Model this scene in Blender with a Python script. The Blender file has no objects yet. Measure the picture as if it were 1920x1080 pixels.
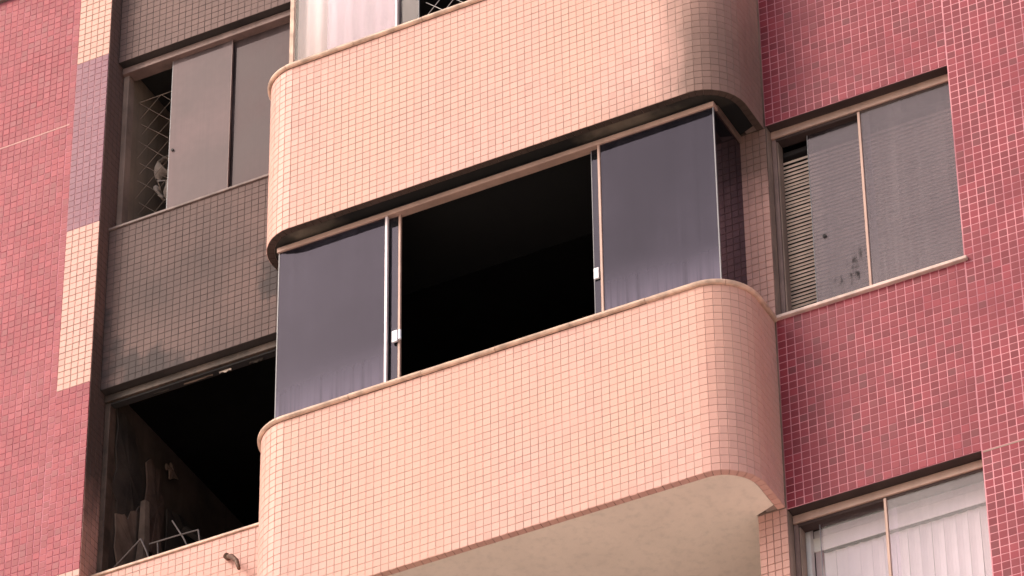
import bpy, math, random
from mathutils import Matrix, Vector
random.seed(7)
S = bpy.context.scene
COL = S.collection

# ------------------------------------------------------------------ camera
CAM = (10.4477567, -20.3111498, -17.7562868)
RW = [[0.88959094, 0.45665119, -0.00988178],
      [-0.2921635, 0.55226059, -0.78080027],
      [-0.35109606, 0.69747947, 0.62470255]]      # image right, image down, forward
FPX = 8919.754
cd = bpy.data.cameras.new('camera')
cam = bpy.data.objects.new('camera', cd)
COL.objects.link(cam)
cam.matrix_world = Matrix(((RW[0][0], -RW[1][0], -RW[2][0], CAM[0]),
                           (RW[0][1], -RW[1][1], -RW[2][1], CAM[1]),
                           (RW[0][2], -RW[1][2], -RW[2][2], CAM[2]),
                           (0, 0, 0, 1)))
cd.sensor_width = 36
cd.lens = FPX / 1920 * 36
cd.clip_start = 0.5
cd.clip_end = 900
S.camera = cam

# ------------------------------------------------------------------ sky, sun, exposure
SUN_AZ = math.radians(228)      # compass angle of the sun from +Y, clockwise
SUN_EL = math.radians(38)
w = bpy.data.worlds.new('World')
S.world = w
w.use_nodes = True
nt = w.node_tree
nt.nodes.clear()
wo = nt.nodes.new('ShaderNodeOutputWorld')
bg = nt.nodes.new('ShaderNodeBackground')
sky = nt.nodes.new('ShaderNodeTexSky')
sky.sky_type = 'NISHITA'
sky.sun_disc = False
sky.sun_elevation = SUN_EL
sky.sun_rotation = SUN_AZ
sky.air_density = 1.0
sky.dust_density = 6.0
sky.ozone_density = 1.0
hs = nt.nodes.new('ShaderNodeHueSaturation')
hs.inputs['Saturation'].default_value = 0.85
nt.links.new(sky.outputs[0], hs.inputs['Color'])
nt.links.new(hs.outputs[0], bg.inputs[0])
bg.inputs[1].default_value = 0.15
nt.links.new(bg.outputs[0], wo.inputs[0])
sl = bpy.data.lights.new('sun', 'SUN')
sl.energy = .62
sl.angle = math.radians(18)
sl.color = (1.0, 0.85, 0.80)
so = bpy.data.objects.new('sun', sl)
COL.objects.link(so)
sd = Vector((math.sin(SUN_AZ) * math.cos(SUN_EL), math.cos(SUN_AZ) * math.cos(SUN_EL), math.sin(SUN_EL)))
so.rotation_euler = sd.to_track_quat('Z', 'Y').to_euler()
so.location = (-12, -20, 20)
S.view_settings.view_transform = 'Standard'
S.view_settings.look = 'None'
S.view_settings.gamma = 1
S.view_settings.exposure = 0.61
S.view_settings.use_curve_mapping = False


# ------------------------------------------------------------------ helpers
def proj(p):
    d = [p[i] - CAM[i] for i in range(3)]
    v = [sum(RW[r][i] * d[i] for i in range(3)) for r in range(3)]
    return 960 + FPX * v[0] / v[2], 540 + FPX * v[1] / v[2], v[2]


class MB:
    def __init__(s):
        s.v = []
        s.f = []

    def box(s, x0, x1, y0, y1, z0, z1):
        n = len(s.v)
        s.v += [(x, y, z) for z in (z0, z1) for y in (y0, y1) for x in (x0, x1)]
        s.f += [tuple(n + i for i in q) for q in
                ((0, 2, 3, 1), (4, 5, 7, 6), (0, 1, 5, 4), (2, 6, 7, 3), (0, 4, 6, 2), (1, 3, 7, 5))]
        return s

    def bbox(s, x0, x1, y0, y1, z0, z1, b=0.003):
        """box with bevelled edges (26-ish faces cut down to a chamfer on all 12 edges)"""
        n = len(s.v)
        X, Y, Z = (x0, x1), (y0, y1), (z0, z1)
        idx = {}
        for i in (0, 1):
            for j in (0, 1):
                for k in (0, 1):
                    sx, sy, sz = (b if i == 0 else -b), (b if j == 0 else -b), (b if k == 0 else -b)
                    idx[i, j, k, 0] = len(s.v); s.v.append((X[i], Y[j] + sy, Z[k] + sz))
                    idx[i, j, k, 1] = len(s.v); s.v.append((X[i] + sx, Y[j], Z[k] + sz))
                    idx[i, j, k, 2] = len(s.v); s.v.append((X[i] + sx, Y[j] + sy, Z[k]))
        I = idx
        for i in (0, 1):
            s.f.append((I[i, 0, 0, 0], I[i, 1, 0, 0], I[i, 1, 1, 0], I[i, 0, 1, 0]))
            s.f.append((I[0, i, 0, 1], I[1, i, 0, 1], I[1, i, 1, 1], I[0, i, 1, 1]))
            s.f.append((I[0, 0, i, 2], I[1, 0, i, 2], I[1, 1, i, 2], I[0, 1, i, 2]))
        for i in (0, 1):
            for j in (0, 1):
                s.f.append((I[i, j, 0, 0], I[i, j, 0, 1], I[i, j, 1, 1], I[i, j, 1, 0]))
                s.f.append((I[i, 0, j, 0], I[i, 0, j, 2], I[i, 1, j, 2], I[i, 1, j, 0]))
                s.f.append((I[0, i, j, 1], I[0, i, j, 2], I[1, i, j, 2], I[1, i, j, 1]))
                for k in (0, 1):
                    s.f.append((I[i, j, k, 0], I[i, j, k, 1], I[i, j, k, 2]))
        return s

    def tube(s, pts, r, n=8, closed_ends=True):
        pts = [Vector(p) for p in pts]
        rings = []
        for i, p in enumerate(pts):
            t = (pts[min(i + 1, len(pts) - 1)] - pts[max(i - 1, 0)]).normalized()
            a = Vector((0, 0, 1)) if abs(t.z) < .9 else Vector((1, 0, 0))
            u = t.cross(a).normalized()
            vv = t.cross(u)
            rr = r[i] if isinstance(r, (list, tuple)) else r
            b = len(s.v)
            s.v += [tuple(p + rr * (math.cos(2 * math.pi * k / n) * u + math.sin(2 * math.pi * k / n) * vv)) for k in range(n)]
            rings.append(b)
        for a, b in zip(rings, rings[1:]):
            s.f += [(a + k, a + (k + 1) % n, b + (k + 1) % n, b + k) for k in range(n)]
        if closed_ends:
            s.f += [tuple(rings[0] + k for k in range(n))[::-1], tuple(rings[-1] + k for k in range(n))]
        return s

    def prism(s, pts, z0, z1):
        """vertical prism over a plan polygon"""
        n, m = len(s.v), len(pts)
        s.v += [(p[0], p[1], z0) for p in pts] + [(p[0], p[1], z1) for p in pts]
        s.f += [tuple(n + i for i in range(m))[::-1], tuple(n + m + i for i in range(m))]
        s.f += [(n + i, n + (i + 1) % m, n + m + (i + 1) % m, n + m + i) for i in range(m)]
        return s

    def slab(s, pts, off):
        """polygon given as 3D points, thickened by vector off"""
        n, m = len(s.v), len(pts)
        s.v += [tuple(p) for p in pts] + [tuple(Vector(p) + Vector(off)) for p in pts]
        s.f += [tuple(n + i for i in range(m))[::-1], tuple(n + m + i for i in range(m))]
        s.f += [(n + i, n + (i + 1) % m, n + m + (i + 1) % m, n + m + i) for i in range(m)]
        return s

    def sweep(s, frames, prof):
        """frames: (x,y,nx,ny); prof: closed list of (offset outward, z)"""
        n, m = len(s.v), len(prof)
        for (x, y, nx, ny) in frames:
            s.v += [(x + nx * o, y + ny * o, z) for o, z in prof]
        for i in range(len(frames) - 1):
            a, b = n + i * m, n + (i + 1) * m
            s.f += [(a + k, a + (k + 1) % m, b + (k + 1) % m, b + k) for k in range(m)]
        e = n + (len(frames) - 1) * m
        s.f += [tuple(n + k for k in range(m))[::-1], tuple(e + k for k in range(m))]
        return s

    def mesh(s, name, mat, smooth=False):
        me = bpy.data.meshes.new(name)
        me.from_pydata(s.v, [], s.f)
        if mat:
            me.materials.append(mat)
        me.validate()
        me.update()
        if smooth:
            me.polygons.foreach_set('use_smooth', [True] * len(me.polygons))
        return me

    def build(s, name, mat, parent=None, smooth=False, kind=None, label=None):
        o = bpy.data.objects.new(name, s.mesh(name, mat, smooth))
        COL.objects.link(o)
        if parent:
            o.parent = parent
            o.matrix_parent_inverse = Matrix.Translation(parent.location).inverted()
        if kind:
            o['kind'] = kind
        if label:
            o['label'] = label
        return o


def recalc(o):
    import bmesh
    bm = bmesh.new()
    bm.from_mesh(o.data)
    bmesh.ops.recalc_face_normals(bm, faces=bm.faces)
    bm.to_mesh(o.data)
    bm.free()
    return o


def thing(name, label, cat, loc=(0, 0, 0), group=None):
    o = bpy.data.objects.new(name, None)
    COL.objects.link(o)
    o.location = loc
    o.empty_display_size = .2
    o['label'] = label
    o['category'] = cat
    if group:
        o['group'] = group
    return o


def tag(o, label, cat, group=None):
    o['label'] = label
    o['category'] = cat
    if group:
        o['group'] = group
    return o


# ------------------------------------------------------------------ materials
def N(nt, t, **k):
    n = nt.nodes.new('ShaderNode' + t)
    for a, b in k.items():
        setattr(n, a, b)
    return n


def newmat(name):
    m = bpy.data.materials.new(name)
    m.use_nodes = True
    t = m.node_tree
    t.nodes.clear()
    out = N(t, 'OutputMaterial')
    return m, t, out


def math_(t, op, a, b=None, clamp=False):
    n = N(t, 'Math', operation=op, use_clamp=clamp)
    for i, v in enumerate((a, b)):
        if v is None:
            continue
        if isinstance(v, (int, float)):
            n.inputs[i].default_value = v
        else:
            t.links.new(v, n.inputs[i])
    return n.outputs[0]


def ramp(t, val, a, b, lo=0., hi=1.):
    n = N(t, 'MapRange', interpolation_type='SMOOTHSTEP')
    t.links.new(val, n.inputs[0])
    n.inputs[1].default_value = a
    n.inputs[2].default_value = b
    n.inputs[3].default_value = lo
    n.inputs[4].default_value = hi
    return n.outputs[0]


def mixc(t, fac, a, b, mode='MIX'):
    n = N(t, 'Mix', data_type='RGBA', blend_type=mode)
    for i, v in ((0, fac), (6, a), (7, b)):
        if isinstance(v, (int, float)):
            n.inputs[i].default_value = v
        elif isinstance(v, tuple):
            n.inputs[i].default_value = v + (1,) if len(v) == 3 else v
        else:
            t.links.new(v, n.inputs[i])
    return n.outputs[2]


def noise(t, vec, scale, detail=4, rough=.55):
    n = N(t, 'TexNoise')
    t.links.new(vec, n.inputs['Vector'])
    n.inputs['Scale'].default_value = scale
    n.inputs['Detail'].default_value = detail
    n.inputs['Roughness'].default_value = rough
    return n.outputs['Fac']


def stretch(t, vec, sx, sy, sz):
    n = N(t, 'Mapping')
    n.inputs['Scale'].default_value = (sx, sy, sz)
    t.links.new(vec, n.inputs['Vector'])
    return n.outputs[0]


def soot_shade_mask(t, pos, boxes, wobble=1.1):
    """soot patches and painted shade, each (axis ramps...) : list of dict x=(a,b) z=(a,b) amount ; ramps rise from a to b"""
    sep = N(t, 'SeparateXYZ')
    t.links.new(pos, sep.inputs[0])
    n1 = noise(t, pos, 1.7, 5, .6)
    n2 = noise(t, stretch(t, pos, 9, 9, 1.6), 1.0, 4, .6)
    wob = math_(t, 'MULTIPLY', math_(t, 'SUBTRACT', n1, .5), wobble)
    x = math_(t, 'ADD', sep.outputs[0], wob)
    z = math_(t, 'ADD', sep.outputs[2], math_(t, 'ADD', wob, math_(t, 'MULTIPLY', math_(t, 'SUBTRACT', n2, .5), .5)))
    tot = None
    for b in boxes:
        m = None
        for src, key in ((sep.outputs[1], 'y'), (x, 'x'), (z, 'z'), (x, 'x2'), (z, 'z2')):
            if key in b:
                r = ramp(t, src, b[key][0], b[key][1]) if b[key][0] < b[key][1] else ramp(t, src, b[key][1], b[key][0], 1, 0)
                m = r if m is None else math_(t, 'MULTIPLY', m, r)
        m = math_(t, 'MULTIPLY', m, b['amount']) if m is not None else None
        if m is None:
            m = math_(t, 'ADD', math_(t, 'MULTIPLY', n1, .25), b['amount'] - .12)
        tot = m if tot is None else math_(t, 'MAXIMUM', tot, m)
    return tot


def tile_mat(name, base, var, alt=None, soot=None, soot_shade_col=(.045, .036, .034), rough=.42, odd=None, spec=.2, patch=.25, wobble=1.1):
    m, t, out = newmat(name)
    p = N(t, 'BsdfPrincipled')
    geo = N(t, 'NewGeometry')
    oi = N(t, 'ObjectInfo')
    rnd = math_(t, 'FRACT', math_(t, 'ADD', geo.outputs['Random Per Island'], oi.outputs['Random']))
    rnd2 = math_(t, 'FRACT', math_(t, 'MULTIPLY', rnd, 17.31))
    pos = geo.outputs['Position']
    dark = tuple(c * (1 - var) for c in base)
    lite = tuple(min(1, c * (1 + var * .7)) for c in base)
    col = mixc(t, rnd, dark, lite)
    if odd:
        col = mixc(t, math_(t, 'MULTIPLY', ramp(t, rnd2, .80, .97), .5), col, odd)
    if alt:
        col = mixc(t, math_(t, 'MULTIPLY', ramp(t, noise(t, pos, .9, 3), .38, .62), .9), col, alt, 'MIX')
    # broad weathering and faint rain streaks
    n1 = noise(t, pos, 2.3, 5, .6)
    col = mixc(t, math_(t, 'MULTIPLY', ramp(t, n1, .3, .75), patch), col, tuple(c * .72 for c in base))
    st = noise(t, stretch(t, pos, 14, 14, .7), 1, 4)
    col = mixc(t, math_(t, 'MULTIPLY', ramp(t, st, .52, .78), patch * .9), col, tuple(c * .66 for c in base))
    fine = noise(t, pos, 160, 2)
    col = mixc(t, math_(t, 'MULTIPLY', fine, .12), col, tuple(c * .6 for c in base))
    if soot:
        sm = soot_shade_mask(t, pos, soot, wobble)
        col = mixc(t, sm, col, soot_shade_col)
        t.links.new(math_(t, 'ADD', math_(t, 'MULTIPLY', sm, .3), rough), p.inputs['Roughness'])
    else:
        t.links.new(math_(t, 'ADD', math_(t, 'MULTIPLY', n1, .15), rough - .05), p.inputs['Roughness'])
    t.links.new(col, p.inputs['Base Color'])
    p.inputs['Specular IOR Level'].default_value = spec
    bmp = N(t, 'Bump')
    bmp.inputs['Strength'].default_value = .12
    bmp.inputs['Distance'].default_value = .002
    t.links.new(noise(t, pos, 45, 3), bmp.inputs['Height'])
    t.links.new(bmp.outputs[0], p.inputs['Normal'])
    t.links.new(p.outputs[0], out.inputs[0])
    return m


def plain(name, col, rough=.6, metal=0., var=.2, scale=3., soot=None, soot_shade_col=(.012, .011, .011), streak=0., col2=None, spec=.4, bump=.15):
    m, t, out = newmat(name)
    p = N(t, 'BsdfPrincipled')
    geo = N(t, 'NewGeometry')
    pos = geo.outputs['Position']
    n1 = noise(t, pos, scale, 6, .6)
    c = mixc(t, ramp(t, n1, .3, .72), tuple(min(1, k * (1 + var * .4)) for k in col), col2 or tuple(k * (1 - var) for k in col))
    if streak:
        s = noise(t, stretch(t, pos, 18, 18, .8), 1, 4)
        c = mixc(t, math_(t, 'MULTIPLY', ramp(t, s, .45, .75), streak), c, tuple(k * .5 for k in col))
    if soot:
        c = mixc(t, soot_shade_mask(t, pos, soot), c, soot_shade_col)
    t.links.new(c, p.inputs['Base Color'])
    t.links.new(math_(t, 'ADD', math_(t, 'MULTIPLY', n1, .2), rough - .1), p.inputs['Roughness'])
    p.inputs['Metallic'].default_value = metal
    p.inputs['Specular IOR Level'].default_value = spec
    bmp = N(t, 'Bump')
    bmp.inputs['Strength'].default_value = bump
    bmp.inputs['Distance'].default_value = .004
    t.links.new(noise(t, pos, 38, 5), bmp.inputs['Height'])
    t.links.new(bmp.outputs[0], p.inputs['Normal'])
    t.links.new(p.outputs[0], out.inputs[0])
    return m


def glass(name, tint=.25, ior=1.6, dust=.1, dustcol=(.42, .38, .40), zlow=None, low=.35, wavy=.0, smudge=None, streak=1., rough=.0, refl=(.87, .78, 1.0)):
    """thin pane: tinted see-through + mirror by Fresnel, with a film of dust that runs in streaks"""
    m, t, out = newmat(name)
    geo = N(t, 'NewGeometry')
    pos = geo.outputs['Position']
    tr = N(t, 'BsdfTransparent')
    tr.inputs[0].default_value = (tint, tint * .97, tint * 1.02, 1)
    gl = N(t, 'BsdfGlossy')
    gl.inputs['Roughness'].default_value = rough
    gl.inputs[0].default_value = tuple(refl) + (1,)
    dt = N(t, 'VectorMath', operation='DOT_PRODUCT')
    t.links.new(geo.outputs['Incoming'], dt.inputs[0])
    t.links.new(geo.outputs['Normal'], dt.inputs[1])
    f0 = ((ior - 1) / (ior + 1)) ** 2
    cs = math_(t, 'ABSOLUTE', dt.outputs['Value'])
    fres = math_(t, 'ADD', math_(t, 'MULTIPLY', math_(t, 'POWER', math_(t, 'SUBTRACT', 1., cs), 5.), 1 - f0), f0)
    bmp = N(t, 'Bump')
    bmp.inputs['Strength'].default_value = wavy
    bmp.inputs['Distance'].default_value = .01
    t.links.new(noise(t, pos, 1.6, 2), bmp.inputs['Height'])
    m1 = N(t, 'MixShader')
    t.links.new(fres, m1.inputs[0])
    t.links.new(tr.outputs[0], m1.inputs[1])
    t.links.new(gl.outputs[0], m1.inputs[2])
    df = N(t, 'BsdfDiffuse')
    st = noise(t, stretch(t, pos, 26, 26, .5), 1, 5, .65)
    big = noise(t, pos, 1.3, 4)
    f = math_(t, 'MULTIPLY', ramp(t, big, .3, .7, .45, 1.55), dust)
    f = math_(t, 'MULTIPLY', f, ramp(t, st, .3, .7, 1 - .25 * streak, 1 + .25 * streak))
    if zlow is not None:
        sep = N(t, 'SeparateXYZ')
        t.links.new(pos, sep.inputs[0])
        zz = math_(t, 'ADD', sep.outputs[2], math_(t, 'MULTIPLY', math_(t, 'SUBTRACT', st, .5), .28))
        zz = math_(t, 'ADD', zz, math_(t, 'MULTIPLY', math_(t, 'SUBTRACT', big, .5), .25))
        lo = ramp(t, zz, zlow, zlow + .42, 1, 0)
        lo = math_(t, 'MULTIPLY', lo, ramp(t, st, .3, .68, .45, 1.2))
        f = math_(t, 'ADD', f, math_(t, 'MULTIPLY', lo, low))
    f = math_(t, 'MINIMUM', f, .9)
    c = dustcol
    if smudge:
        sm = soot_shade_mask(t, pos, smudge)
        s2 = math_(t, 'MULTIPLY', sm, ramp(t, noise(t, stretch(t, pos, 42, 42, 5), 1, 4), .50, .62))
        c = mixc(t, s2, c, (.02, .018, .018))
        f = math_(t, 'MAXIMUM', f, math_(t, 'MULTIPLY', s2, .8))
    if isinstance(c, tuple):
        df.inputs[0].default_value = c + (1,)
    else:
        t.links.new(c, df.inputs[0])
    m2 = N(t, 'MixShader')
    t.links.new(f, m2.inputs[0])
    t.links.new(m1.outputs[0], m2.inputs[1])
    t.links.new(df.outputs[0], m2.inputs[2])
    t.links.new(m2.outputs[0], out.inputs[0])
    return m


BEIGE = (.665, .372, .312)
RED = (.255, .038, .052)
M = {}
M['beige'] = tile_mat('beige_tile', BEIGE, .07, alt=(.675, .385, .302), odd=(.55, .29, .24), patch=.17)
M['beige_upper'] = tile_mat('beige_tile_upper_balcony', BEIGE, .07, alt=(.675, .385, .302), odd=(.55, .29, .24), patch=.14,
                            wobble=.35,
                            soot=[dict(x=(1.28, 1.50), z=(3.3, 1.8), amount=.74), dict(x=(1.20, 1.40), amount=.42), dict(x=(.6, 1.3), z=(1.80, 1.48), amount=.35)],
                            soot_shade_col=(.10, .075, .062))
M['beige_under'] = tile_mat('beige_tile_underside_smoked', BEIGE, .07, soot=[dict(amount=.95)], soot_shade_col=(.05, .035, .028))
M['beige_pier'] = tile_mat('beige_tile_pier', BEIGE, .07, patch=.2,
                           soot=[dict(z=(.75, 1.35), z2=(2.2, 1.6), amount=.72), dict(z=(-1.9, -1.45), z2=(-1.2, -1.4), amount=.25)],  # smoke plus overhang shade up high; the low patch is painted shade
                           soot_shade_col=(.09, .062, .045))
M['red'] = tile_mat('red_tile', RED, .26, odd=(.15, .05, .055), patch=.25)
M['red_left'] = tile_mat('red_tile_left', (.335, .052, .068), .18, odd=(.26, .08, .085), patch=.2)
M['mauve'] = tile_mat('mauve_tile', (.26, .11, .145), .1, patch=.2)
M['panel_top'] = tile_mat('sooty_tile_top', BEIGE, .07, soot=[dict(amount=.86), dict(x=(-2.9, -3.3), amount=.93)], soot_shade_col=(.10, .072, .068))
M['panel_mid'] = tile_mat('sooty_tile_mid', BEIGE, .07,
                          soot=[dict(amount=.85), dict(z=(2.35, 1.4), amount=.97), dict(x=(-2.7, -3.3), z=(2.75, 2.2), amount=.97),
                                dict(x=(-2.7, -2.0), z=(1.45, 2.0), z2=(2.9, 2.2), amount=.99)],
                          soot_shade_col=(.052, .043, .043))
M['panel_low'] = tile_mat('beige_tile_low', BEIGE, .07, patch=.15)
M['reveal'] = tile_mat('beige_tile_reveal', BEIGE, .07,
                       soot=[dict(z=(.1, .9), z2=(2.6, 2.0), amount=.94), dict(z=(.1, 1.0), amount=.84), dict(amount=.30)], soot_shade_col=(.07, .05, .045))  # soot up high, plus this side's shade put into the colour
M['grout_beige'] = plain('grout_beige', (.25, .18, .15), .85, scale=1.3, col2=(.47, .31, .26))
M['grout_upper'] = plain('grout_beige_upper', (.21, .15, .125), .85, scale=1.3, col2=(.42, .28, .23),
                         soot=[dict(x=(1.30, 1.75), z=(2.75, 1.75), amount=.7)], soot_shade_col=(.05, .035, .03))
M['grout_sooty'] = plain('grout_sooty', (.055, .042, .039), .9, var=.5, scale=2)
M['grout_red'] = plain('grout_red', (.62, .27, .30), .8, var=.3, scale=1.8, col2=(.36, .13, .16))
M['grout_left'] = plain('grout_red_left', (.52, .20, .24), .8, var=.3, scale=1.8, col2=(.34, .10, .13))
M['grout_mauve'] = plain('grout_mauve', (.42, .21, .235), .8, var=.2, scale=1.8)
M['grout_pier'] = plain('grout_pier', (.30, .19, .15), .85, var=.3, soot=[dict(z=(.75, 1.35), z2=(2.2, 1.6), amount=.75)], soot_shade_col=(.05, .035, .025))  # smoke and painted overhang shade carried into the joints
M['coping'] = plain('coping_stone', (.66, .44, .33), .5, var=.4, scale=9)
M['coping_dark'] = plain('coping_sooty_or_shaded', (.20, .14, .125), .6, var=.4, scale=9)
M['plaster'] = plain('soffit_plaster', (.87, .71, .60), .8, var=.10, scale=1.2, bump=.35, streak=.2)
M['soffit_soot'] = plain('soffit_smoked', (.15, .115, .085), .85, var=.35, scale=2.5,
                         soot=[dict(x=(-1.35, -.95), x2=(1.1, .75), amount=.985), dict(x=(1.2, 1.5), amount=.88), dict(y=(.13, .24), amount=1.0), dict(x=(-1.3, -1.5), amount=.8)],
                         soot_shade_col=(.0045, .004, .004))
M['joint_pale'] = plain('pale_joint_mortar', (.60, .32, .30), .8, var=.15)
M['bronze'] = plain('anodised_bronze', (.47, .30, .24), .42, metal=.1, var=.15, scale=6, streak=.2)
M['bronze_soot'] = plain('smoked_bronze', (.22, .14, .11), .5, metal=.3, var=.6, scale=5, streak=.5)
M['bronze_dark'] = plain('dark_bronze', (.24, .155, .135), .5, metal=.1, var=.25, scale=5, streak=.3)  # darker bronze for the jambs and the left window rails
M['bright_edge'] = plain('pale_aluminium', (.74, .62, .62), .35, metal=.2, var=.1)
M['glass_edge'] = plain('ground_glass_edge', (.26, .25, .26), .3, var=.1)
M['white_plastic'] = plain('white_plastic', (.80, .78, .84), .35, var=.05)
M['dark_rubber_or_shade'] = plain('dark_rubber_or_shade', (.03, .025, .025), .7)
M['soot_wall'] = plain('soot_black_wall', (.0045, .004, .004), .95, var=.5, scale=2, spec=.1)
M['brown_wall'] = plain('smoked_brown_wall', (.34, .25, .19), .9, var=.4, scale=1.2, streak=.4)
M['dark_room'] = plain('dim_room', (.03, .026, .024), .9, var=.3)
M['char1'] = plain('charred_plaster', (.05, .037, .030), .95, var=.5, scale=4, bump=.6)
M['char2'] = plain('smoked_plaster', (.17, .115, .088), .95, var=.5, scale=4, bump=.6)
M['char3'] = plain('bare_brick_dust', (.12, .075, .058), .95, var=.5, scale=5, bump=.6)
M['burnt_frame'] = plain('burnt_window_frame', (.10, .066, .050), .6, var=.6, scale=6, streak=.6)
M['char_wall'] = plain('charred_side_wall', (.085, .060, .047), .95, var=.5, scale=2.5, streak=.4)
M['jamb_paint'] = plain('smoked_jamb', (.30, .21, .17), .7, var=.4, scale=3, streak=.5)
M['jamb_clean'] = plain('painted_jamb', (.56, .44, .43), .6, var=.2, scale=3, streak=.3)
M['steel'] = plain('bent_steel', (.11, .09, .088), .5, metal=.3, var=.3)
M['rust'] = plain('rusty_steel', (.14, .075, .05), .6, metal=.3, var=.5, scale=30)
M['slat'] = plain('blind_slat', (.86, .70, .60), .5, var=.15, scale=5)
M['vane'] = plain('white_fabric_vane', (.80, .765, .71), .7, var=.06, scale=2)
M['white_frame'] = plain('white_frame', (.72, .68, .66), .5, var=.08)
M['curtain'] = plain('white_curtain', (.90, .83, .70), .8, var=.08, scale=2)
M['cloth'] = plain('scorched_cloth', (.52, .42, .36), .9, var=.5, scale=9)
M['cord'] = plain('net_cord', (.26, .19, .15), .8, var=.2)
M['cord_white'] = plain('net_cord_white', (.62, .58, .56), .8, var=.2)
M['sill'] = plain('sill_stone', (.66, .48, .42), .55, var=.3, scale=7)
M['ground'] = plain('street_paving', (.62, .54, .47), .9, var=.2, scale=.3)
M['concrete'] = plain('concrete', (.30, .26, .23), .9, var=.3)
M['lintel'] = plain('lintel_shade', (.05, .028, .025), .85, var=.3)  # shade under lintels and rails put into the colour
M['balc_glass'] = glass('smoked_balcony_glass', tint=.14, ior=1.36, dust=.042, dustcol=(.38, .33, .44), zlow=.10, low=.26, wavy=.02)
M['side_glass'] = glass('smoked_side_glass', tint=.10, ior=1.7, dust=.03, dustcol=(.36, .28, .28), wavy=.02)
M['slide_glass'] = glass('smoked_sliding_glass', tint=.20, ior=1.42, dust=.04, dustcol=(.34, .34, .38))
M['win_glass'] = glass('dusty_window_glass', tint=.68, ior=1.45, dust=.13, dustcol=(.27, .225, .235), zlow=.1, low=.16, refl=(1, .87, .93), streak=1.8,
                       smudge=[dict(x=(2.08, 2.14), x2=(2.34, 2.28), z=(.14, .2), z2=(.46, .34), amount=1.0)])
M['win_glass_b'] = glass('dusty_fixed_glass', tint=.68, ior=1.45, dust=.17, dustcol=(.27, .225, .235), zlow=.1, low=.18, refl=(1, .87, .93), streak=1.8)
M['grey_glass'] = glass('frosted_dusty_glass', tint=.05, ior=1.45, dust=.62, dustcol=(.27, .20, .20), streak=.3, refl=(1, .86, .9))
M['grey_glass_b'] = glass('frosted_dusty_glass_dark', tint=.05, ior=1.45, dust=.52, dustcol=(.18, .13, .13), streak=.3, refl=(1, .86, .9))
M['clear_glass'] = glass('clear_glass', tint=.95, ior=1.35, dust=.035, dustcol=(.66, .60, .54), refl=(1, .93, .86))
M['clear_glass_b'] = glass('clear_glass_hazy', tint=.93, ior=1.45, dust=.08, dustcol=(.62, .56, .54), refl=(1, .93, .88))

# ------------------------------------------------------------------ tiles
TP = .0529                      # tile pitch
_tile_cache = {}


def tile_template(wd, ht, dp=.005, b=.0016):
    x, z = wd / 2, ht / 2
    v = [(-x, dp, -z), (x, dp, -z), (x, dp, z), (-x, dp, z),
         (-x, b, -z), (x, b, -z), (x, b, z), (-x, b, z),
         (-x + b, 0, -z + b), (x - b, 0, -z + b), (x - b, 0, z - b), (-x + b, 0, z - b)]
    f = [(8, 9, 10, 11)]
    for i in range(4):
        j = (i + 1) % 4
        f += [(4 + i, 4 + j, 8 + j, 8 + i), (i, j, 4 + j, 4 + i)]
    return v, f


def lay_tiles(parent, name, mat, spots, wd, ht, limit=300):
    """spots: (x, y, z, angle about z of the tangent). The ones that show largest in the picture become
    single tiles, the rest are joined into one field."""
    scored = []
    for sp in spots:
        x, y, z, a = sp[:4]
        px, py, dist = proj((x, y, z))
        nx, ny = math.sin(a), -math.cos(a)
        d = Vector((CAM[0] - x, CAM[1] - y, CAM[2] - z))
        face = max(0, (d.x * nx + d.y * ny) / d.length)
        inside = -5 < px < 1925 and -5 < py < 1085
        scored.append(((face / dist ** 2 if inside else 0), sp))
    scored.sort(key=lambda q: -q[0])
    singles = [q[1] for q in scored[:limit] if q[0] > 0]
    rest = [q[1] for q in scored[len(singles):]]
    key = (round(wd, 4), round(ht, 4), mat.name)
    if key not in _tile_cache:
        v, f = tile_template(wd, ht)
        me = bpy.data.meshes.new(name)
        me.from_pydata(v, [], f)
        me.materials.append(mat)
        _tile_cache[key] = me
    me = _tile_cache[key]
    inv = Matrix.Translation(parent.location).inverted()
    for (x, y, z, a) in singles:
        o = bpy.data.objects.new(name, me)
        o.parent = parent
        o.matrix_parent_inverse = inv
        o.location = (x + random.gauss(0, .0004), y, z + random.gauss(0, .0004))
        o.rotation_euler = (random.gauss(0, .009), random.gauss(0, .006), a + random.gauss(0, .009))
        COL.objects.link(o)
    if rest:
        tv, tf = tile_template(wd, ht)
        V, F = [], []
        for (x, y, z, a) in rest:
            a += random.gauss(0, .009)
            tl = random.gauss(0, .009)
            ca, sa = math.cos(a), math.sin(a)
            n = len(V)
            for (u, v_, w_) in tv:
                v2 = v_ + w_ * -tl
                V.append((x + u * ca - v2 * sa, y + u * sa + v2 * ca, z + w_))
            F += [tuple(n + i for i in q) for q in tf]
        me2 = bpy.data.meshes.new(name + '_field')
        me2.from_pydata(V, [], F)
        me2.materials.append(mat)
        o = bpy.data.objects.new(name + '_field', me2)
        o.parent = parent
        o.matrix_parent_inverse = inv
        o['kind'] = 'stuff'
        COL.objects.link(o)


def grid(x0, x1, z0, z1, y, px=TP, pz=TP, ang=0.):
    nx = max(1, round((x1 - x0) / px))
    nz = max(1, round((z1 - z0) / pz))
    px, pz = (x1 - x0) / nx, (z1 - z0) / nz
    return [(x0 + (i + .5) * px, y, z0 + (j + .5) * pz, ang) for i in range(nx) for j in range(nz)], px, pz


# ------------------------------------------------------------------ ground
g = MB()
g.box(-260, 260, -260, 260, -19.9, -19.4)
o = g.build('ground', M['ground'])
o['kind'] = 'structure'

# ------------------------------------------------------------------ balconies
XL, XR, YL, YW = -1.645, 1.7275, .9, .53      # left side, right side, left wall plane, right wall plane
RL, RR = .28, .28


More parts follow.
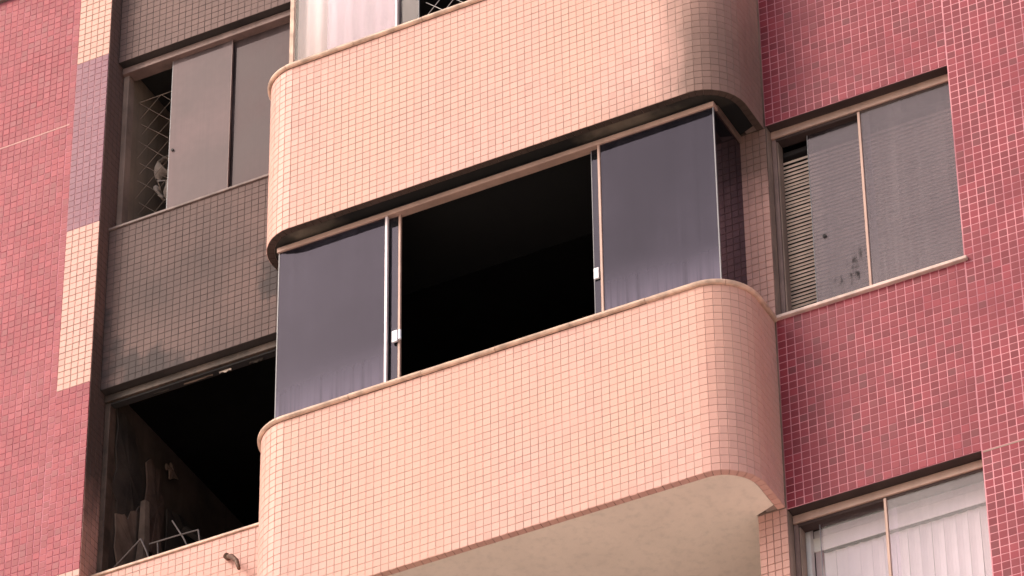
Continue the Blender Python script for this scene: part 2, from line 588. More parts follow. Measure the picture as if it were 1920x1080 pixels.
def path_point(s):
    a = YL - RL
    b = a + math.pi / 2 * RL
    c = b + (XR - RR) - (XL + RL)
    if s < a:
        return XL, YL - s, 0, -1
    if s < b:
        t = (s - a) / RL
        return XL + RL - RL * math.cos(t), RL - RL * math.sin(t), math.sin(t), -math.cos(t)
    if s < c:
        return XL + RL + (s - b), 0, 1, 0
    if s > c + math.pi / 2 * RR:
        return XR, RR + s - c - math.pi / 2 * RR, 0, 1
    t = (s - c) / RR
    return XR - RR + RR * math.sin(t), RR - RR * math.cos(t), math.cos(t), math.sin(t)


PL = (YL - RL) + math.pi / 2 * RL + (XR - RR) - (XL + RL) + math.pi / 2 * RR + (YW - RR)


def frames(n=200, s0=0, s1=None):
    s1 = PL if s1 is None else s1
    out = []
    for i in range(n + 1):
        x, y, tx, ty = path_point(s0 + (s1 - s0) * i / n)
        out.append((x, y, ty, -tx))
    return out


def make_balcony(label, zb, zt, tile, grout, soffit, cop):
    t = thing('balcony', label, 'balcony', (.1, .5, zb), 'rounded balconies stacked on the facade')
    fr = frames()
    core = MB().sweep(fr, [(-.0018, zb + .005), (-.0018, zt - .02), (-.12, zt - .02), (-.12, zb + .005)])
    recalc(core.build('parapet', grout, t, smooth=False))
    # coping with a rounded nose
    prof = [(-.14, zt - .02), (.008, zt - .02), (.016, zt - .017), (.023, zt - .008), (.024, zt + .002), (.018, zt + .010), (.008, zt + .014), (-.14, zt + .014)]
    nst = 9
    for k in range(nst):
        a0, a1 = PL * k / nst + .0015, PL * (k + 1) / nst - .0015
        dz = random.gauss(0, .0009)
        recalc(MB().sweep(frames(18, a0, a1), [(a + random.gauss(0, .0006), b + dz) for a, b in prof]).build('coping_stone', cop, t))
    recalc(MB().sweep(fr, [(-.13, zt - .021), (.002, zt - .021), (.002, zt + .008), (-.13, zt + .008)]).build('coping_joint', M['rust'], t))
    # slab: soffit seen from below, runs on behind the pier as the ceiling of the room
    pts = [(x - nx * .052, y - ny * .052) for x, y, nx, ny in frames(90)]
    pts = [p for p in pts if p[1] < .528] + [(1.545, .529), (1.545, 4.2), (XL + .052, 4.2)]
    recalc(MB().prism(pts, zb + .002, zb + .13).build('soffit', soffit, t))
    n = round(PL / TP)
    p = PL / n
    spots = []
    nz = 26
    zt2 = zt - .021
    pz = (zt2 - zb) / nz
    for i in range(n):
        x, y, tx, ty = path_point((i + .5) * p)
        a = math.atan2(ty, tx)
        for j in range(nz):
            spots.append((x, y, zb + (j + .5) * pz, a))
    lay_tiles(t, 'tile', tile, spots, p - .0025, pz - .0025)
    # one row of tiles turned under the lower edge
    m = MB()
    for i in range(n):
        s0, s1 = i * p + .002, (i + 1) * p - .002
        a = path_point(s0)
        b = path_point(s1)
        q = []
        for (x, y, tx, ty) in (a, b):
            nx, ny = ty, -tx
            q.append([(x - nx * .002, y - ny * .002), (x - nx * .048, y - ny * .048)])
        m.prism([q[0][0], q[1][0], q[1][1], q[0][1]], zb - .001 + random.gauss(0, .0004), zb + .004)
    o = recalc(m.build('underside_tile_row', M['beige_under'] if zb > 1 else tile, t))
    o['kind'] = 'stuff'
    return t


make_balcony('lower rounded balcony, clean beige mosaic tiles and a pale plaster underside', -1.395, 0., M['beige'], M['grout_beige'], M['plaster'], M['coping'])
bal2 = make_balcony('upper rounded balcony, beige mosaic tiles with smoke darkening its right corner and underside', 1.52, 2.9, M['beige_upper'], M['grout_upper'], M['soffit_soot'], M['coping'])

# ------------------------------------------------------------------ pier between balconies and right windows
t = thing('tiled_pier', 'narrow beige tiled pier between the balconies and the right-hand windows, smoke and painted shade at its top', 'pier', (1.64, .6, -3.3))
MB().box(1.552, 1.7345, .535, 1.25, -3.3, 3.6).build('pier_core', M['grout_pier'], t)
MB().box(1.7345, 1.737, .548, 1.24, -3.29, 3.59).build('reveal_render', M['jamb_paint'], t)
sp = []
for z0, z1 in ((-3.24, -1.40), (.0, 1.518)):
    s_, px_, pz_ = grid(1.55, 1.736, z0, z1, .53)
    sp += s_
lay_tiles(t, 'tile', M['beige_pier'], sp, px_ - .0038, .0525 - .0038)

# ------------------------------------------------------------------ right red wall
t = thing('red_tiled_wall', 'deep red mosaic wall with pale grout around the two right-hand windows', 'wall', (3, .6, -3.3))
WX0, WX1 = 1.7375, 2.966
m = MB()
m.box(WX0, WX1, .5317, .76, -1.41, -.012)
m.box(WX0, WX1, .5317, .76, 1.54, 3.6)
m.box(WX0, WX1, .5317, .76, -3.3, -2.93)
m.box(WX1, 5.2, .5317, .76, -3.3, 3.6)
m.build('grout_bed', M['grout_red'], t)
rp = .0555
sp = []
s_, a_, b_ = grid(WX0, WX1, -1.41, -.013, .53, rp, .0537)
sp += s_
sp += grid(WX0, WX1, 1.54, 3.55, .53, rp, .0537)[0]
s2, _, _ = grid(WX1 + .004, 5.1, -3.25, 3.55, .53, rp, .0537)
sp2 = [(x, y + .0006, z + .012, a) for x, y, z, a in s2]
lay_tiles(t, 'tile', M['red'], sp + sp2, a_ - .0053, b_ - .0048)
MB().box(WX1 + .01, 5.1, .5296, .5316, -1.431, -1.422).build('movement_joint', M['grout_beige'], t)
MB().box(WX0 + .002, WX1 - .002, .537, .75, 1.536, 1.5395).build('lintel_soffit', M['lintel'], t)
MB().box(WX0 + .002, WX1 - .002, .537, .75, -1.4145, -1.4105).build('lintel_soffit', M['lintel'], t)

# ------------------------------------------------------------------ right windows
WG = 'bronze framed sliding windows in the red wall'


def right_window(label, zb, zt, ga, gb, railmat, slide_x, mull_x, sill=True, latch=None):
    t = thing('sliding_window', label, 'window', (2.35, .62, zb), WG)
    x0, x1 = 1.7385, 2.964
    MB().bbox(x0, x1, .600, .70, zt - .060, zt - .004).build('top_rail', railmat, t)
    MB().bbox(x0 + .02, x1 - .03, .612, .69, zt - .082, zt - .060, .002).build('track', M['lintel'], t)
    MB().bbox(x0, x1, .60, .70, zb + .014, zb + .045).build('bottom_track', railmat, t)
    MB().bbox(x0, x0 + .030, .61, .70, zb + .045, zt - .066).build('jamb', M['bronze_dark'], t)
    MB().bbox(x0 + .031, x0 + .040, .62, .69, zb + .045, zt - .081, .002).build('jamb_strip', M['jamb_paint'], t)
    MB().bbox(x1 - .022, x1, .612, .70, zb + .045, zt - .066).build('jamb', M['bronze_dark'], t)
    p = MB().box(slide_x, mull_x + .05, .650, .656, zb + .045, zt - .08).build('sliding_pane', ga, t)
    MB().box(slide_x - .004, slide_x, .6495, .6565, zb + .046, zt - .081).build('pane_edge', M['glass_edge'], p)
    MB().box(mull_x, x1 - .022, .614, .620, zb + .045, zt - .08).build('fixed_pane', gb, t)
    MB().bbox(mull_x - .012, mull_x + .006, .606, .628, zb + .045, zt - .067, .002).build('mullion', M['bronze'], t)
    if latch:
        m = MB().tube([(latch[0], .640, latch[1]), (latch[0], .6495, latch[1])], .012, 12)
        m.build('latch', M['dark_rubber_or_shade'], t)
    if sill:
        MB().bbox(1.722, 2.990, .505, .62, zb - .011, zb + .013, .003).build('sill', M['sill'], t)
    return t


right_window('middle right window with dusty glass slid half open over horizontal blind slats', 0., 1.54, M['win_glass'], M['win_glass_b'], M['bronze'], 1.965, 2.335, latch=(2.04, .62))
right_window('lower right window with clear glass in front of white vertical blinds', -2.9, -1.414, M['clear_glass'], M['clear_glass_b'], M['bronze'], 1.89, 2.325)

# horizontal blind behind the middle window
t = thing('venetian_blind', 'beige horizontal slat blind hanging inside the middle right window', 'blind', (2.36, .74, .03))
MB().bbox(1.748, 2.95, .715, .76, 1.405, 1.44).build('headrail', M['dark_rubber_or_shade'], t)  # headrail painted near black to merge with the shaded gap
sm = MB()
w2, th = .0068, .0011
c30, s30 = math.cos(math.radians(-48)), math.sin(math.radians(-48))
pr = []
for k in range(7):
    u = -w2 + 2 * w2 * k / 6
    b = .0022 * (1 - (u / w2) ** 2) * .6
    pr.append((u * c30 - b * s30, u * s30 + b * c30))
pr2 = [(a + th * s30, b - th * c30) for a, b in reversed(pr)]
prof = pr + pr2
n = len(prof)
for xx in (1.748, 2.945):
    sm.v += [(xx, a, b) for a, b in prof]
sm.f += [(k, (k + 1) % n, n + (k + 1) % n, n + k) for k in range(n)] + [tuple(range(n))[::-1], tuple(range(n, 2 * n))]
slat_me = recalc(sm.build('slat', M['slat'], t)).data
COL.objects[-1]
bpy.data.objects.remove(bpy.data.objects['slat'])
for i in range(47):
    z = .055 + i * .0283
    if i >= 44:
        z += .004 * (i - 43)
    o = bpy.data.objects.new('slat', slat_me)
    o.parent = t
    o.matrix_parent_inverse = Matrix.Translation(t.location).inverted()
    o.location = (0, .738 + random.gauss(0, .0003), z + random.gauss(0, .0005))
    o.rotation_euler = (random.gauss(0, .02), random.gauss(0, .0006), 0)
    COL.objects.link(o)
for xx in (1.95, 2.4, 2.8):
    MB().tube([(xx, .738, .03), (xx, .738, 1.41)], .0012, 5).build('ladder_cord', M['cord'], t)

# vertical blind behind the lower window
t = thing('vertical_blind', 'white vertical fabric blind hanging inside the lower right window', 'blind', (2.36, .80, -2.85))
MB().bbox(1.80, 2.95, .765, .815, -1.500, -1.445).build('headrail', M['white_frame'], t)
MB().bbox(1.785, 2.955, .755, .765, -1.600, -1.505, .002).build('pelmet', M['vane'], t)
MB().bbox(1.747, 1.800, .705, .76, -2.85, -1.44, .002).build('side_frame', M['white_frame'], t)
MB().bbox(1.802, 1.845, .765, .80, -2.85, -1.505, .002).build('side_channel', M['jamb_clean'], t)
x = 1.885
vm = MB()
fl = [(-.0365, 0), (-.018, .004), (0, .006), (.018, .004), (.0365, 0)]
ln = len(fl)
pts = fl + [(a, b + .0012) for a, b in reversed(fl)]
vm.prism(pts, -1.26, 0)
vmesh = vm.mesh('vane', M['vane'])
while x < 2.93:
    o = bpy.data.objects.new('vane', vmesh)
    o.parent = t
    o.matrix_parent_inverse = Matrix.Translation(t.location).inverted()
    o.location = (x, .792, -1.60)
    o.rotation_euler = (0, random.gauss(0, .002), math.radians(3) + random.gauss(0, .03))
    COL.objects.link(o)
    x += .0755

# ------------------------------------------------------------------ left wing wall and pilaster
YP = .78
PX0, PX1 = -3.575, -3.312
t = thing('red_tiled_wall', 'paler pink-red mosaic wall at the far left, its corner strip banded beige and mauve', 'wall', (-3.9, .85, -1.6))
m = MB()
m.box(-6.2, PX0, YP + .0022, 1.05, -1.9, 5.30)
m.box(-6.2, -4.95, YP + .005, 1.05, 5.30, 6.6)
m.box(-3.80, PX0, YP + .005, 1.05, 5.30, 6.6)
m.build('grout_bed', M['grout_left'], t)
m = MB().box(PX0, PX1 - .004, YP + .0022, 1.0, 0., 1.52)
m.build('strip_grout_bed', M['grout_left'], t)
m = MB().box(PX0, PX1 - .004, YP + .0022, 1.0, 2.9, 4.42)
m.build('mauve_grout_bed', M['grout_mauve'], t)
m = MB().box(PX0, PX1 - .004, YP + .003, 1.0, -1.9, 0).box(PX0, PX1 - .004, YP + .003, 1.0, 1.52, 2.9).box(PX0, PX1 - .004, YP + .003, 1.0, 4.42, 6.6)
m.build('beige_grout_bed', M['grout_beige'], t)
sp, lx, lz = grid(-4.9 + .0, PX0 - .052, -1.8, 3.875, YP, .0540, .0537)
s2, _, _ = grid(-4.9, PX0 - .052, 3.888, 5.27, YP, .0540, .0537)
s3, _, _ = grid(PX0 - .050, PX0, -1.8, 5.27, YP + .001, .050, .0537)
s4, _, _ = grid(PX0, PX1, 0.0, 1.52, YP, .0526, .0537)
s5, _, _ = grid(-3.80, PX0, 5.3, 6.5, YP, .054, .0537)
lay_tiles(t, 'tile', M['red_left'], sp + s2 + [(x, y, z + .02, a) for x, y, z, a in s3] + s4 + s5, .0526 - .0050, lz - .0046)
sp = []
for z0, z1 in ((-1.8, 0.), (1.52, 2.9), (4.42, 6.4)):
    s_, bx, bz = grid(PX0, PX1, z0, z1, YP)
    sp += s_
lay_tiles(t, 'beige_tile', M['beige'], sp, bx - .0038, .0528 - .0038)
sp, bx, bz = grid(PX0, PX1, 2.9, 4.42, YP)
lay_tiles(t, 'mauve_tile', M['mauve'], sp, bx - .0065, bz - .006)
MB().box(-4.9, PX0 - .03, YP - .0004, YP + .0021, 3.875, 3.888).build('movement_joint', M['joint_pale'], t)
# side of the pilaster, facing the recess
m = MB()
sp = []
for j in range(int((6.4 + 1.8) / TP)):
    for i in range(4):
        sp.append((PX1 + .0025, YP + .03 + i * .0529, -1.8 + (j + .5) * TP, math.pi / 2))
MB().box(PX1 - .0039, PX1 + .0005, YP + .006, 1.0, -1.9, 6.6).build('side_grout_bed', M['grout_sooty'], t)
lay_tiles(t, 'side_tile', M['reveal'], sp, .0529 - .0038, .0529 - .0038)

# window at the top left corner
t = thing('sliding_window', 'white-curtained window cut off by the top left corner above the red wall', 'window', (-4.3, .9, 5.3))
MB().bbox(-4.95, -3.80, YP - .03, YP + .09, 5.292, 5.318, .003).build('sill', M['coping_dark'], t)  # dark colour stands in for the shadow line at this sill
MB().bbox(-4.95, -3.80, .86, .92, 5.318, 5.36).build('bottom_track', M['white_frame'], t)
MB().box(-4.94, -3.81, .885, .891, 5.36, 6.6).build('pane', M['clear_glass'], t)
MB().box(-4.94, -3.81, .95, .956, 5.33, 6.6).build('curtain', M['vane'], t)

# ------------------------------------------------------------------ recess between the pilaster and the balconies
YR = .9
RX0, RX1 = PX1 + .003, -1.648
panels = [
    ('spandrel_panel', 'smoke-browned tiled panel above the upper left window', 4.42, 5.9, 'panel_top', 'grout_sooty', 'coping_dark'),
    ('spandrel_panel', 'soot-blackened grey tiled panel between the two left windows', 1.52, 2.9, 'panel_mid', 'grout_sooty', 'coping_dark'),
    ('spandrel_panel', 'clean beige tiled parapet under the burnt-out lower left window', -1.6, 0., 'panel_low', 'grout_beige', 'coping'),
]
for nm, lab, z0, z1, tm, gm, cm in panels:
    t = thing(nm, lab, 'tiled panel', (-2.4, YR, z0), 'tiled panels under the recessed left windows')
    MB().box(RX0 + .001, RX1, YR + .0018, YR + .14, z0, z1 - .014).build('grout_bed', M[gm], t)
    sp, bx, bz = grid(RX0 + .004, RX1, z0, z1 - .015, YR)
    lay_tiles(t, 'tile', M[tm], sp, bx - .0027, bz - .0027)
    MB().bbox(RX0 + .002, RX1, YR - .012, YR + .145, z1 - .013, z1 + .008, .003).build('coping', M[cm], t)

# upper left window
t = thing('sliding_window', 'upper left window with greyed frosted panes, its left side open on a netted room', 'window', (-2.4, 1., 2.9))
MB().bbox(RX0 + .002, RX1, .955, 1.06, 4.352, 4.408).build('top_rail', M['bronze_dark'], t)
MB().bbox(RX0 + .002, RX1, .96, 1.06, 2.909, 2.945).build('bottom_track', M['bronze_dark'], t)
MB().bbox(RX0 + .002, RX0 + .045, .98, 1.06, 2.945, 4.352).build('jamb', M['jamb_paint'], t)
p = MB().box(-2.914, -2.437, .997, 1.003, 2.945, 4.352).build('sliding_pane', M['grey_glass'], t)
MB().box(-2.918, -2.914, .9965, 1.0035, 2.946, 4.351).build('pane_edge', M['glass_edge'], p)
MB().box(-2.450, RX1, 1.022, 1.028, 2.945, 4.352).build('fixed_pane', M['grey_glass_b'], t)
MB().bbox(-2.4365, -2.431, .992, 1.012, 2.945, 4.352, .0015).build('mullion', M['bronze_dark'], t)
MB().tube([(-2.885, .985, 3.52), (-2.885, .9965, 3.52)], .010, 12).build('latch', M['dark_rubber_or_shade'], t)


def net(x0, x1, z0, z1, y, side, r, mat, label, sag=.0):
    m = MB()
    W, H = x1 - x0, z1 - z0
    d = side * math.sqrt(2)
    for sgn in (1, -1):
        k = -int(H / d) - 2
        while k * d < W + H:
            # line x - x0 = k*d + sgn*(z-z0)
            c = k * d
            pts = []
            for i in range(25):
                z = z0 + H * i / 24
                xx = x0 + c + sgn * (z - z0) if sgn == 1 else x0 + c + H - (z - z0) - 0
                if x0 <= xx <= x1:
                    pts.append((xx + .006 * math.sin(z * 9 + k), y + sag * math.sin(math.pi * (xx - x0) / W) + .004 * math.sin(7 * xx + k), z))
            if len(pts) > 1:
                m.tube(pts, r, 5)
            k += 1
    m.tube([(x0, y, z1), (x1, y, z1)], r * 1.6, 6)
    m.tube([(x0, y, z0), (x1, y, z0)], r * 1.6, 6)
    o = m.build('safety_net', mat)
    tag(o, label, 'net', 'diamond mesh safety nets in window openings')
    return o


net(-3.26, -1.7, 2.96, 4.20, 1.12, .125, .0018, M['cord'], 'brownish safety net across the open side of the upper left window')

# scorched curtain bunched behind the left sliding pane
m = MB()
nu, nv = 15, 36
for j in range(nv):
    for i in range(nu):
        u, v = i / (nu - 1), j / (nv - 1)
        x = -3.13 + u * .42 + .035 * math.sin(v * 11) + .02 * math.sin(v * 27 + 1) + (.06 * math.sin(v * 5.5 + 2) if i < 4 else 0)
        y = 1.30 + .05 * math.sin(u * 26 + 3 * math.sin(v * 6)) + .025 * math.sin(v * 33 + u * 9)
        z = 3.95 - v * .85 + .03 * math.sin(u * 21 + 4 * v)
        m.v.append((x, y, z))
for j in range(nv - 1):
    for i in range(nu - 1):
        if i < 3 and math.sin(j * 1.3 + i * 2.2) > .45:
            continue
        a = j * nu + i
        m.f.append((a, a + 1, a + nu + 1, a + nu))
o = m.build('curtain', M['cloth'], smooth=True)
so_ = o.modifiers.new('thickness', 'SOLIDIFY')
so_.thickness = .004
tag(o, 'ragged scorched pale curtain bunched behind the net of the upper left window', 'curtain')

# lower left window, burnt out
t = thing('window_frame', 'empty smoke-stained window frame of the burnt-out lower left room', 'window', (-2.4, 1., 0))
m = MB()
MB().bbox(RX0 + .002, RX1, .955, 1.05, 1.452, 1.508).build('top_rail', M['burnt_frame'], t)
MB().bbox(RX0 + .002, RX1, .975, 1.03, 1.436, 1.452, .002).build('track', M['dark_rubber_or_shade'], t)
MB().bbox(RX0 + .002, RX0 + .042, .97, 1.05, .009, 1.452).build('jamb', M['burnt_frame'], t)
MB().bbox(RX0 + .044, RX1, .975, 1.05, .009, .026, .002).build('bottom_track', M['bronze_dark'], t)
for (xa, xb, dz, mt) in ((-2.72, -2.50, .010, 'char2'), (-2.45, -2.36, .016, 'slat'), (-2.95, -2.83, .012, 'char1'), (-1.98, -1.9, .10, 'char2'), (-2.22, -2.12, .02, 'char1')):
    q = MB()
    k = 7
    pts = [(xa + (xb - xa) * i / k, 1.0, 1.437) for i in range(k + 1)] + [(xa + (xb - xa) * i / k, 1.0, 1.435 - dz * random.uniform(.4, 1.2)) for i in range(k, -1, -1)]
    q.slab(pts, (0, .006, 0))
    recalc(q.build('torn_seal', M[mt], t))

# bent bars leaning in that opening
def bars(label, parts):
    t = thing('bent_metal_frame', label, 'metal frame', parts[0][0])
    for a in parts:
        MB().tube(a, .0055, 6).build('bar', M['steel'], t)


bars('thin metal bars bent into a triangle at the left end of the burnt window sill',
     [[(-3.225, .96, .02), (-3.10, .955, .115), (-2.965, .95, .222)], [(-2.965, .95, .222), (-2.925, .96, .12), (-2.90, .97, .03)]])
bars('thin metal bars bent into a low bracket beside the triangle on the burnt sill',
     [[(-2.93, 1.0, .20), (-2.72, .985, .185), (-2.545, .97, .165)], [(-2.545, .97, .165), (-2.525, .965, .04)],
      [(-2.80, 1.06, .38), (-2.70, 1.04, .20), (-2.63, 1.02, .05)], [(-2.88, 1.05, .03), (-2.90, 1.05, .24)]])
# small pipe stub on the clean parapet
t = thing('drain_spout', 'small rusty pipe stub sticking out of the clean parapet at the bottom edge', 'pipe', (-2.25, .9, -.2))
MB().tube([(-2.275, .905, -.185), (-2.262, .86, -.205)], .022, 12).build('collar', M['rust'], t, smooth=False)
MB().tube([(-2.262, .875, -.20), (-2.19, .80, -.27), (-2.11, .73, -.37), (-2.06, .68, -.48)], [.013, .019, .014, .012], 10).build('pipe', M['rust'], t, smooth=True)

# ------------------------------------------------------------------ rooms behind the openings
def room(label, x0, x1, y0, y1, z0, z1, mat, left=None, ceil=None):
    t = bpy.data.objects.new('room_interior', None)
    COL.objects.link(t)
    t.location = (x0, y0, z0)
    t['kind'] = 'structure'
    t['label'] = label
    e = .07
    MB().box(x0 - e, x1 + e, y1, y1 + e, z0 - e, z1 + e).build('back_wall', mat, t)
    MB().box(x0 - e, x0, y0, y1, z0 - e, z1 + e).build('side_wall', left or mat, t)
    MB().box(x1, x1 + e, y0, y1, z0 - e, z1 + e).build('side_wall', mat, t)
    MB().box(x0, x1, y0, y1, z0 - e, z0).build('floor', mat, t)
    MB().box(x0, x1, y0, y1, z1, z1 + e).build('ceiling', ceil or mat, t)
    return t


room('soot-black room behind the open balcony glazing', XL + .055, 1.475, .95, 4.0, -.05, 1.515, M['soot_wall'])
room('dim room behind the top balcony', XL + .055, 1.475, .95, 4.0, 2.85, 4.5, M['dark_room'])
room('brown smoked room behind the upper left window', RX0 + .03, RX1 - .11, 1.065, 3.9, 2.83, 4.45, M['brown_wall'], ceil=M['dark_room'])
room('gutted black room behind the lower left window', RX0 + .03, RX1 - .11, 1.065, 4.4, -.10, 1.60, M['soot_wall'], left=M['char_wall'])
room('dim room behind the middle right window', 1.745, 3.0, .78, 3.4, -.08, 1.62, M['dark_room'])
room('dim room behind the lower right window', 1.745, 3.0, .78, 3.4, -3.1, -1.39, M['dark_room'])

# closing pieces of the building around the rooms
t = thing('building_core', 'plain concrete body of the apartment block behind the tiled facade', 'building', (0, 3, -19.4))
m = MB()
m.box(-6.2, 5.2, 4.6, 9., -19.4, 7.)
m.box(-6.2, 5.2, 1.3, 4.6, -19.4, -3.4)
m.box(-6.2, -3.45, 1.06, 4.6, -3.4, 5.28)
m.box(3.10, 5.2, .77, 4.6, -3.4, 7.)
m.box(-3.40, 3.10, 1.3, 4.6, 6.0, 7.)
m.build('core', M['concrete'], t)
MB().box(1.552, 1.74, 1.251, 4.5, -3.3, 6.0).build('cross_wall', M['dark_room'], t)
MB().box(-1.686, -1.664, .905, 4.5, -3.3, 6.0).build('cross_wall', M['dark_room'], t)

# plaster hanging off the left wall of the burnt room (plane x = RX0+.03)
xw = RX0 + .031
frag = [
    ('char1', [(1.07, 1.50), (1.30, 1.45), (1.42, 1.10), (1.38, .70), (1.15, .62), (1.07, .8)]),
    ('char2', [(1.10, .60), (1.28, .72), (1.45, .95), (1.50, .55), (1.52, .15), (1.30, -.05), (1.14, .1)]),
    ('char3', [(1.43, 1.25), (1.60, 1.30), (1.66, .95), (1.60, .55), (1.48, .60)]),
    ('char1', [(1.68, 1.02), (1.95, 1.12), (2.35, 1.02), (2.50, .75), (2.05, .5), (1.70, .55)]),
    ('char2', [(1.62, 1.34), (1.72, 1.42), (1.78, 1.34), (1.70, 1.28)]),
    ('char3', [(1.20, -.05), (1.62, .02), (1.95, .35), (1.9, .45), (1.62, .48), (1.3, .1)]),
]
t = thing('peeling_plaster', 'brown scorched plaster sheets peeling off the left wall of the burnt-out room', 'plaster', (xw, 1.5, 0))
for i, (mt, poly) in enumerate(frag):
    pts = []
    for k in range(len(poly)):
        a, b = poly[k], poly[(k + 1) % len(poly)]
        for q in range(4):
            f = q / 4
            pts.append((xw + .002 + .012 * i + (.022 * random.random() if q else .006), a[0] + (b[0] - a[0]) * f + random.gauss(0, .012), a[1] + (b[1] - a[1]) * f + random.gauss(0, .015)))
    c = Vector((sum(p[0] for p in pts) / len(pts) + .015, sum(p[1] for p in pts) / len(pts), sum(p[2] for p in pts) / len(pts)))
    m = MB()
    n = len(pts)
    m.v += pts + [tuple(c)] + [(p[0] - .012, p[1], p[2]) for p in pts]
    m.f += [(k, (k + 1) % n, n) for k in range(n)] + [(k, n + 1 + k, n + 1 + (k + 1) % n, (k + 1) % n) for k in range(n)]
    recalc(m.build('plaster_sheet', M[mt], t))
# timber and rubble fallen along the foot of that wall
t = thing('fallen_debris', 'charred boards and rubble heaped inside the burnt-out room behind the sill', 'debris', (-3.0, 1.7, 0))
for (a, b, wd, mt) in (((-3.2, 1.85, .95), (-2.6, 2.2, .35), .03, 'char1'), ((-3.1, 2.0, .9), (-2.3, 2.5, .5), .025, 'char3'),
                       ((-3.15, 1.25, .10), (-3.2, 1.35, .85), .05, 'char2'), ((-2.9, 1.9, .0), (-2.2, 2.2, .42), .04, 'char1')):
    MB().tube([a, ((a[0] + b[0]) / 2, (a[1] + b[1]) / 2 + .02, (a[2] + b[2]) / 2 + .03), b], [wd, wd * .8, wd * .6], 5).build('board', M[mt], t)
for k in range(46):
    x, y = random.uniform(-3.22, -2.0), random.uniform(1.15, 1.9)
    r = random.uniform(.03, .09)
    z = -.08 + r + max(0, (-2.6 - x)) * .35
    m = MB()
    pts = [(x + r * random.uniform(.6, 1.2) * math.cos(q), y + r * random.uniform(.6, 1.2) * math.sin(q), z + random.uniform(-.02, .02)) for q in (0, 1.2, 2.4, 3.7, 5)]
    m.slab(pts, (random.uniform(-.02, .02), random.uniform(-.02, .02), r * random.uniform(.5, 1.2)))
    recalc(m.build('rubble_piece', M[random.choice(('char1', 'char1', 'char2', 'char3'))], t))

# ------------------------------------------------------------------ balcony glazing
YG = .135


def glazing(label, zb, zt, x0, x1, ml, mr, group):
    t = thing('balcony_glazing', label, 'glazing', (0, YG, zb), group)
    MB().bbox(x0 - .012, x1 + .012, YG - .020, YG + .045, zt - .062, zt - .026).build('top_rail', M['bronze'], t)
    MB().bbox(x0, x1 - .01, YG - .002, YG + .040, zt - .0255, zt - .001).build('gap_shade_strip', M['dark_rubber_or_shade'], t)  # dark strip stands in for the shaded gap over the rail
    MB().bbox(x1 - .034, x1 + .012, YG + .046, .545, zt - .060, zt - .008).build('side_rail', M['bronze_soot'], t)
    MB().bbox(x0 - .012, x0 + .034, YG + .046, .89, zt - .060, zt - .008).build('side_rail', M['bronze_soot'], t)
    MB().bbox(x0, x1, YG - .012, YG + .045, zb + .015, zb + .04).build('bottom_track', M['bronze'], t)
    return t


ZT2 = 1.52
t = glazing('smoked glass balcony enclosure between the balconies, slid open on a black room', 0., ZT2, -1.505, 1.562, -.72, .775, 'glass enclosures on top of the balconies')
MB().box(-1.503, -.735, YG - .004, YG + .004, .04, ZT2 - .048).build('fixed_pane', M['balc_glass'], t)
MB().box(.785, 1.558, YG - .004, YG + .004, .04, ZT2 - .048).build('fixed_pane', M['balc_glass'], t)
MB().bbox(-.7345, -.715, YG - .012, YG + .012, .04, ZT2 - .048, .003).build('mullion', M['bright_edge'], t)
MB().bbox(.766, .7845, YG - .012, YG + .012, .04, ZT2 - .048, .003).build('mullion', M['bronze'], t)
# sliding leaves parked behind the fixed panes
for (xa, xb) in ((-1.30, -.640), (.712, 1.42)):
    s = MB().box(xa, xb, YG + .020, YG + .028, .04, ZT2 - .048).build('sliding_pane', M['slide_glass'], t)
MB().bbox(-.652, -.634, YG + .014, YG + .034, .041, ZT2 - .049, .003).build('sliding_stile', M['bronze'], t)
MB().box(.708, .712, YG + .019, YG + .029, .041, ZT2 - .049).build('pane_edge', M['glass_edge'], t)
MB().bbox(-.685, -.646, YG - .004, YG + .012, .435, .525, .003).build('handle', M['white_plastic'], t)
MB().bbox(-.640, -.622, YG - .004, YG + .012, .445, .522, .003).build('handle', M['white_plastic'], t)
MB().bbox(.712, .748, YG + .004, YG + .0185, .42, .505, .003).build('handle', M['white_plastic'], t)
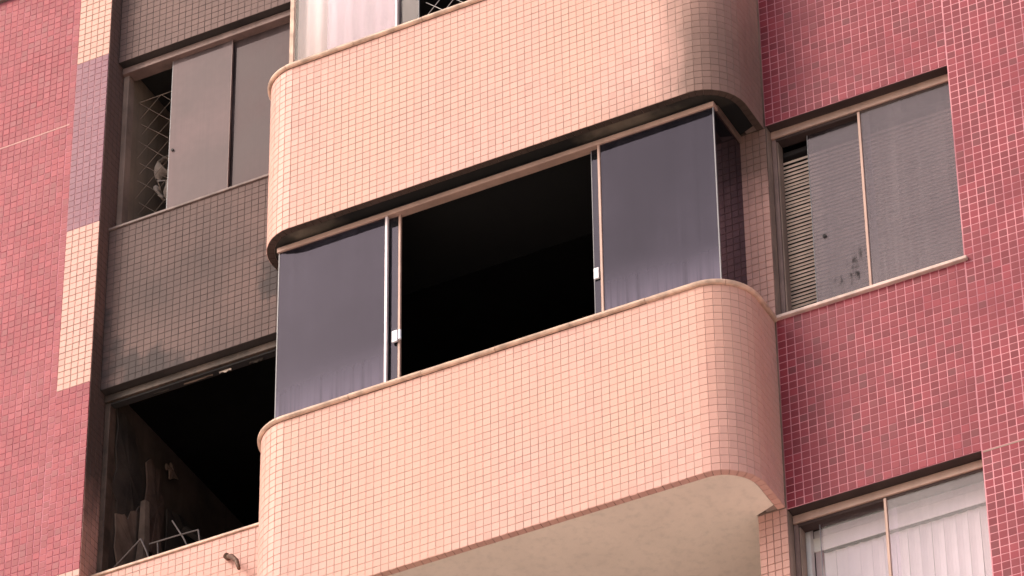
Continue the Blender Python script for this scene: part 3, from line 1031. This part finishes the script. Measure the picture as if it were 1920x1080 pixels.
# returns of the enclosure
MB().box(1.554, 1.562, YG + .005, .528, .04, ZT2 - .048).build('side_pane', M['side_glass'], t)
MB().box(-1.511, -1.503, YG + .005, .895, .04, ZT2 - .048).build('side_pane', M['side_glass'], t)
MB().box(1.5585, 1.5655, YG - .006, YG + .0045, .04, ZT2 - .050).build('corner_strip', M['glass_edge'], t)
MB().box(-1.5095, -1.5035, YG - .006, YG + .0045, .04, ZT2 - .050).build('corner_strip', M['glass_edge'], t)

t = glazing('clear glass enclosure on the upper balcony, with a white curtain at its left', 2.9, 4.42, -1.46, 1.562, -.66, .775, 'glass enclosures on top of the balconies')
MB().box(-1.455, -.672, YG - .004, YG + .004, 2.94, 4.36).build('fixed_pane', M['clear_glass'], t)
MB().box(.785, 1.558, YG - .004, YG + .004, 2.94, 4.36).build('fixed_pane', M['balc_glass'], t)
MB().bbox(-.6715, -.655, YG - .012, YG + .012, 2.94, 4.36, .003).build('mullion', M['bright_edge'], t)
MB().box(-1.2, -.515, YG + .020, YG + .028, 2.94, 4.36).build('sliding_pane', M['clear_glass_b'], t)
MB().box(-.515, -.511, YG + .019, YG + .029, 2.94, 4.36).build('pane_edge', M['glass_edge'], t)
MB().bbox(-1.47, -1.437, YG - .010, YG + .012, 2.94, 4.36, .003).build('corner_strip', M['coping'], t)
MB().box(-1.468, -1.461, YG + .013, .895, 2.94, 4.36).build('side_pane', M['side_glass'], t)
m = MB()
nu = 90
for z in (2.93, 4.38):
    for i in range(nu):
        u = i / (nu - 1)
        m.v.append((-1.45 + u * .77, .195 + .007 * math.sin(u * 44) + .010 * math.sin(u * 17 + 1), z))
m.f = [(i, i + 1, nu + i + 1, nu + i) for i in range(nu - 1)]
o = m.build('curtain', M['curtain'], smooth=True)
so_ = o.modifiers.new('thickness', 'SOLIDIFY')
so_.thickness = .003
tag(o, 'plain white curtain hanging behind the glass at the top of the picture', 'curtain')
net(-.50, 1.45, 2.95, 4.35, YG + .06, .11, .0022, M['cord_white'], 'white safety net in the open part of the top balcony glazing')

# unseen plate added so that no light leaks up from below
t = thing('light_blocker', 'unseen plate added below the lower balcony glazing to stop light leaks', 'floor', (0, .5, -.4))
MB().box(-1.5, 1.45, .16, .94, -.45, -.40).build('blocker_plate', M['soot_wall'], t)
